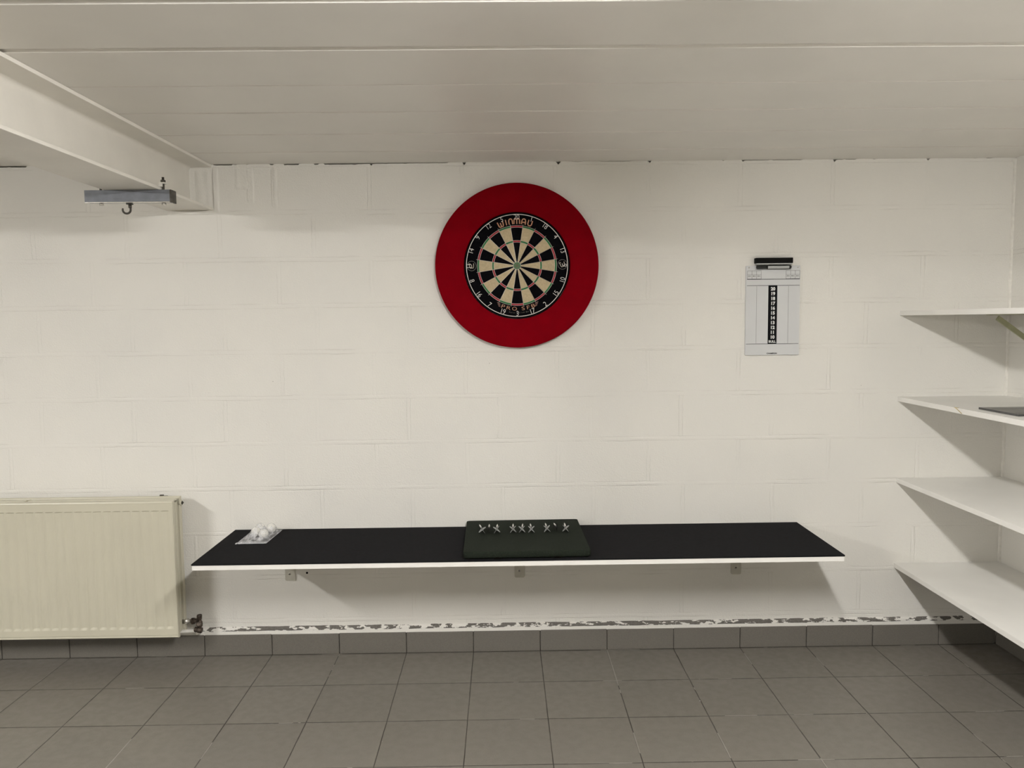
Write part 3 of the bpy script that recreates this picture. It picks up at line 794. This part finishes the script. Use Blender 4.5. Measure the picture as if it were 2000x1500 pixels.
for i in range(NU+1):
    ct = []; cl = []
    for j in range(NV+1):
        u, v = i/NU, j/NV; q = bag_xy(u, v)
        e = min(1.0, min(u, 1-u)*9) * min(1.0, min(v, 1-v)*14)
        h = 0.0
        for bx, by, bz, _ in BALLS:
            d = math.hypot(q.x-bx, q.y-by)
            if d < BR: hb = bz - MT + math.sqrt(BR*BR-d*d) + 0.0012
            else: hb = max(0.0, (bz - MT) + 0.006 - (d-BR)*1.5)
            h = max(h, hb)
        cr = 0.0028*(noise.noise(Vector((q.x*50, q.y*28, 0.3)))+0.35) + 0.0012*noise.noise(Vector((q.x*160, q.y*120, 1)))
        h = max(h, 0.003 + max(0.0, cr))*min(1, e*1.0) + 0.0014
        ct.append(bm.verts.new((q.x, q.y, MT + h))); cl.append(bm.verts.new((q.x, q.y, MT + 0.0006)))
    top.append(ct); low.append(cl)
for i in range(NU):
    for j in range(NV):
        f = bm.faces.new((top[i][j], top[i+1][j], top[i+1][j+1], top[i][j+1])); f.smooth = True
        bm.faces.new((low[i][j], low[i][j+1], low[i+1][j+1], low[i+1][j]))
obj('film', bm, M_FILM, bg, normals=False)
bm = bm_new()
def seam(u0, v0, u1, v1, r, n=24):
    pts = []
    for k in range(n+1):
        q = bag_xy(u0+(u1-u0)*k/n, v0+(v1-v0)*k/n); pts.append((q.x, q.y, MT+0.0022+0.0012*noise.noise(Vector((k*0.5, v0*3, u0)))))
    tube(bm, pts, r, 6)
seam(0, 0, 1, 0, 0.0013); seam(0, 0.045, 1, 0.045, 0.0011); seam(0, 0.10, 1, 0.10, 0.0009); seam(1, 0, 1, 0.9, 0.0010); seam(0, 0, 0, 1, 0.0009)
q = bag_xy(0.0, 0.0)
box(bm, (q.x-0.004, q.y-0.004, MT+0.001), (q.x+0.004, q.y+0.012, MT+0.004), 0.001); box(bm, (q.x+0.009, q.y-0.004, MT+0.001), (q.x+0.015, q.y+0.010, MT+0.004), 0.001)
obj('zip_seal', bm, M_SEAM, bg, 'whitish zip strip and seams')

# ------------------------------------------------------------------ radiator
RX1 = -1.4065; RX0 = -2.62; RZ0 = 0.136; RZ1 = 0.737
rd = thing('radiator', 'cream double panel radiator on the wall at the left below the beam', 'radiator', ((RX0+RX1)/2, -0.08, RZ0))
def panel(name, yf, yb, x0, x1, z0, z1, first):
    bm = bm_new(); pitch = 0.0407; dep = 0.0042
    xs = [x0, x0+0.004, x0+0.016]
    xr = x1 - 0.0165; cols = []
    k = 0
    starts = []
    xx = xr
    while xx - pitch > x0 + 0.02: starts.append(xx - pitch); xx -= pitch
    starts.sort()
    xp = {x0: 0, x0+0.012: 0}
    shape = [(0.0, 0.0), (0.10, 0.0), (0.16, 0.30), (0.30, 0.75), (0.45, 0.95), (0.60, 0.95), (0.75, 0.75), (0.90, 0.42), (0.945, 0.40), (0.965, 0.05)]
    pts = [(x0, 0.0), (x0+0.010, 0.0)]
    for s_ in starts:
        for a, b in shape: pts.append((s_+a*pitch, b))
    pts += [(xr, 0.0), (x1-0.006, 0.0), (x1-0.004, -0.35), (x1-0.001, -0.1), (x1, 0.9)]
    zsn = [(z0, 1.6), (z0+0.0025, 0.4), (z0+0.006, 0.0), (z0+0.010, 0.35), (z0+0.014, 0.0), (z0+0.040, 0.0), (z0+0.0505, 'e'), (z1-0.0445, 'e'), (z1-0.0395, 0.0), (z1-0.010, 0.0), (z1-0.006, -0.1), (z1-0.002, 0.35), (z1, 1.6)]
    fr = []; bk = []
    for z, f in zsn:
        row = []; rb = []
        for x, b in pts:
            if f == 'e': d = b*dep if b > 0 else b*dep
            else: d = f*dep + (b*dep if (b < 0 or x > x1-0.003) else 0)
            row.append(bm.verts.new((x, yf + d, z))); 
        fr.append(row)
    for z, f in ((z0, 0), (z1, 0)):
        bk.append([bm.verts.new((x, yb, z)) for x, b in pts])
    for r0, r1 in zip(fr, fr[1:]):
        for k in range(len(pts)-1):
            fc = bm.faces.new((r0[k], r0[k+1], r1[k+1], r1[k])); fc.smooth = False
    for k in range(len(pts)-1):
        bm.faces.new((bk[0][k], bk[0][k+1], fr[0][k+1], fr[0][k])); bm.faces.new((fr[-1][k], fr[-1][k+1], bk[1][k+1], bk[1][k])); bm.faces.new((bk[0][k+1], bk[0][k], bk[1][k], bk[1][k+1]))
    for e in (0, -1):
        loop = [r[e] for r in fr] + [bk[1][e], bk[0][e]]
        bm.faces.new(loop)
    return obj(name, bm, M_RAD, rd)
panel('front_panel', -0.1370, -0.1190, RX0, RX1, RZ0, RZ1-0.004, True)
panel('rear_panel', -0.0620, -0.0440, RX0, RX1-0.001, RZ0+0.002, RZ1-0.001, False)
# convector sheets between the panels
bm = bm_new()
x = RX0 + 0.03
while x < RX1 - 0.02:
    box(bm, (x, -0.1180, RZ0+0.05), (x+0.0012, -0.0630, RZ1-0.05)); x += 0.0135
obj('convector_fins', bm, M_RAD, rd)
# side cheek: stepped vertical strips seen at the right
bm = bm_new()
box(bm, (RX1-0.020, -0.1120, RZ0+0.012), (RX1-0.006, -0.1020, RZ1-0.016), 0.0015)
box(bm, (RX1-0.022, -0.0930, RZ0+0.012), (RX1-0.008, -0.0760, RZ1-0.020), 0.0015)
box(bm, (RX1-0.030, -0.1180, RZ0+0.012), (RX1-0.024, -0.0630, RZ1-0.020), 0)
obj('side_strip', bm, M_RAD, rd)
# top cover with a join and slots
bm = bm_new()
zt = RZ1 - 0.0045
for x0, x1 in ((RX0, -2.0480), (-2.0380, RX1-0.004)):
    box(bm, (x0, -0.1165, zt-0.006), (x1, -0.1030, zt), 0.001)
    box(bm, (x0, -0.0985, zt-0.006), (x1, -0.0830, zt+0.0015), 0.001)
    box(bm, (x0, -0.0795, zt-0.006), (x1, -0.0640, zt), 0.001)
    k = x0 + 0.02
    while k < x1 - 0.01:
        box(bm, (k, -0.1030, zt-0.005), (k+0.006, -0.0985, zt-0.001)); box(bm, (k, -0.0830, zt-0.005), (k+0.006, -0.0795, zt-0.001)); k += 0.05
obj('top_grille', bm, M_RAD, rd)
bm = bm_new()
box(bm, (-2.0500, -0.1185, zt-0.012), (-2.0360, -0.0625, zt-0.007))
obj('grille_clip', bm, M_RAD, rd)
for px in (-1.4935,):
    bm = bm_new(); box(bm, (px-0.010, -0.0430, RZ1-0.090), (px+0.010, -0.0012, RZ1-0.008), 0.001)
    box(bm, (px-0.008, -0.0440, RZ1-0.010), (px+0.008, -0.0350, RZ1+0.0035), 0.001)
    obj('wall_hanger', bm, M_DSTEEL, rd, 'dark hanger tip above the rear panel')
bm = bm_new(); box(bm, (-2.2000, -0.0430, 0.30), (-2.1700, -0.0012, 0.60), 0.001); obj('wall_hanger', bm, M_BEAM, rd)
bm = bm_new()
F = Matrix.Translation((RX1-0.004, -0.0530, RZ1-0.0300)) @ Matrix.Rotation(PI/2, 4, 'Y')
lathe(bm, [(0.0125, -0.004), (0.0125, 0.007), (0.0105, 0.009)], 18, F, 0)
lathe(bm, [(0.0085, 0.0090), (0.0085, 0.0108)], 6, F, 1)
lathe(bm, [(0.0035, 0.0108), (0.0035, 0.0150)], 8, F, 1)
obj('air_vent_plug', bm, [M_RAD, M_DSTEEL], rd, 'round vent plug with dark centre')
# valve at the lower right corner
vy = -0.0560
bm = bm_new()
F = Matrix.Translation((RX1-0.002, vy, 0.1790)) @ Matrix.Rotation(PI/2, 4, 'Y')
lathe(bm, [(0.0125, -0.01), (0.0125, 0.012), (0.0090, 0.013), (0.0090, 0.0240)], 16, F)
un = obj('union', bm, M_ZINC, rd, 'bright union nut')
bm = bm_new()
F = Matrix.Translation((RX1+0.0240, vy, 0.1775)) @ Matrix.Rotation(math.radians(80), 4, 'Y')
lathe(bm, [(0.0100, 0.0), (0.0145, 0.002), (0.0145, 0.014), (0.0100, 0.016), (0.0090, 0.026)], 8, F)
F = Matrix.Translation((RX1+0.0600, vy, 0.0))
lathe(bm, [(0.0070, 0.150), (0.0115, 0.155), (0.0130, 0.165), (0.0115, 0.176), (0.0080, 0.180), (0.0080, 0.186), (0.0100, 0.188), (0.0112, 0.204), (0.0100, 0.2070)], 12, F)
F2_ = Matrix.Translation((RX1+0.0600, vy, 0.1640)) @ Matrix.Rotation(math.radians(65), 4, 'X')
lathe(bm, [(0.0080, -0.010), (0.0115, 0.004), (0.0115, 0.016), (0.0080, 0.018)], 8, F2_)
F3 = Matrix.Translation((RX1+0.0560, vy-0.004, 0.1400)) @ Matrix.Rotation(math.radians(-78), 4, 'Y')
lathe(bm, [(0.0095, -0.016), (0.0135, -0.012), (0.0135, 0.002), (0.0100, 0.004), (0.0115, 0.006), (0.0115, 0.017), (0.0085, 0.019)], 8, F3)
obj('valve', bm, M_BRONZE, rd, 'dark aged brass lockshield valve')
bm = bm_new()
tube(bm, [(RX1+0.0380, vy-0.004, 0.1370), (RX1-0.05, vy-0.006, 0.1330), (RX1-0.30, vy-0.006, 0.1300), (RX0+0.3, vy, 0.125)], 0.0085, 12)
obj('supply_pipe', bm, M_PIPE, rd, 'off-white painted pipe')

# ------------------------------------------------------------------ shelves on the right
SHZ = [(1.5045, 'topmost white shelf on the right wall, level with the eye', 1.7415),
       (1.1270, 'second white shelf from the top at the right, with a dark flat panel on it', 1.7425),
       (0.7630, 'third white shelf from the top at the right, bare', 1.7472),
       (0.3765, 'lowest white shelf at the right, just above the floor', 1.7471)]
for i, (z, lb, x0) in enumerate(SHZ):
    sh = thing('wall_shelf', lb, 'shelf', (1.98, -1.3, z-0.02), 'white shelves on the right wall')
    bm = bm_new(); box(bm, (x0+0.0012, -2.75, z-0.0200), (XR-0.0005, -0.0008, z), 0.0004)
    obj('board', bm, M_MEL, sh)
    bm = bm_new(); box(bm, (x0, -2.75, z-0.0200), (x0+0.0012, -0.0008, z), 0.0003)
    obj('edge_band', bm, M_EDGE, sh)
    for yy in ((-0.17, -1.55, -2.45) if i == 0 else (-1.55, -2.45)):
        bm = bm_new()
        box(bm, (XR-0.20, yy-0.012, z-0.0232), (XR-0.004, yy+0.012, z-0.0203), 0.0005)
        box(bm, (XR-0.004, yy-0.012, z-0.2400), (XR-0.0008, yy+0.012, z-0.0203), 0.0005)
        a = Vector((XR-0.160, yy, z-0.034)); b = Vector((XR-0.012, yy, z-0.140)); dd = (b-a).normalized(); nn_ = Vector((-dd.z, 0, dd.x))*0.0100
        pr = [a+nn_, b+nn_, b-nn_, a-nn_]
        prism(bm, [(p.x, p.z) for p in pr], yy-0.004, yy+0.004, 0, 'XZ')
        w = obj('shelf_bracket', bm, M_STRUT, sh, 'pale olive steel bracket')
    if i == 1:
        bm = bm_new()
        prism(bm, [(-0.430, z+0.0004), (-0.445, z+0.0004), (-0.4860, z-0.018), (-0.4790, z-0.0185), (-0.452, z-0.007), (-0.441, z-0.003)], x0-0.0005, x0+0.0013, 0, 'YZ')
        prism(bm, [(x0-0.0004, -0.425), (x0-0.0004, -0.460), (x0+0.006, -0.452), (x0+0.011, -0.440)], z+0.0001, z+0.0005, 0, 'XY')
        obj('chipped_edge', bm, M_CHIP, sh, 'yellowed chip in the edge band')
z = 1.1270
t = thing('flat_panel', 'flat dark grey panel lying on the second white shelf', 'panel', (1.90, -0.61, z))
bm = bm_new(); box(bm, (1.7960, -0.7260, z+0.0006), (2.0900, -0.4980, z+0.0075), 0.0012); obj('slab', bm, M_SLATE, t)
bm = bm_new(); box(bm, (1.8080, -0.6950, z+0.0075), (2.0780, -0.6930, z+0.0079)); box(bm, (1.8080, -0.5600, z+0.0075), (2.0780, -0.5580, z+0.0079))
obj('groove_line', bm, M_MARK, t)

# ------------------------------------------------------------------ ceiling luminaires (behind the camera's view)
for lx, ly, ln, st, side in LAMPS:
    t = thing('tube_luminaire', 'white ceiling batten with a lit opal diffuser, the %s one of two' % side, 'ceiling lamp', (lx, ly, CEIL), 'fluorescent battens on the ceiling')
    bm = bm_new(); box(bm, (lx-0.040, ly-ln/2-0.03, CEIL-0.014), (lx+0.040, ly+ln/2+0.03, CEIL-0.0005), 0.002)
    for sg in (-1, 1): box(bm, (lx-0.046, ly+sg*(ln/2+0.012)-0.012, CEIL-0.056), (lx+0.046, ly+sg*(ln/2+0.012)+0.012, CEIL-0.012), 0.003)
    obj('housing', bm, M_HOUSE, t)
    bm = bm_new(); box(bm, (lx-0.042, ly-ln/2, CEIL-0.055), (lx+0.042, ly+ln/2, CEIL-0.014)); obj('diffuser', bm, emit_mat(st), t)
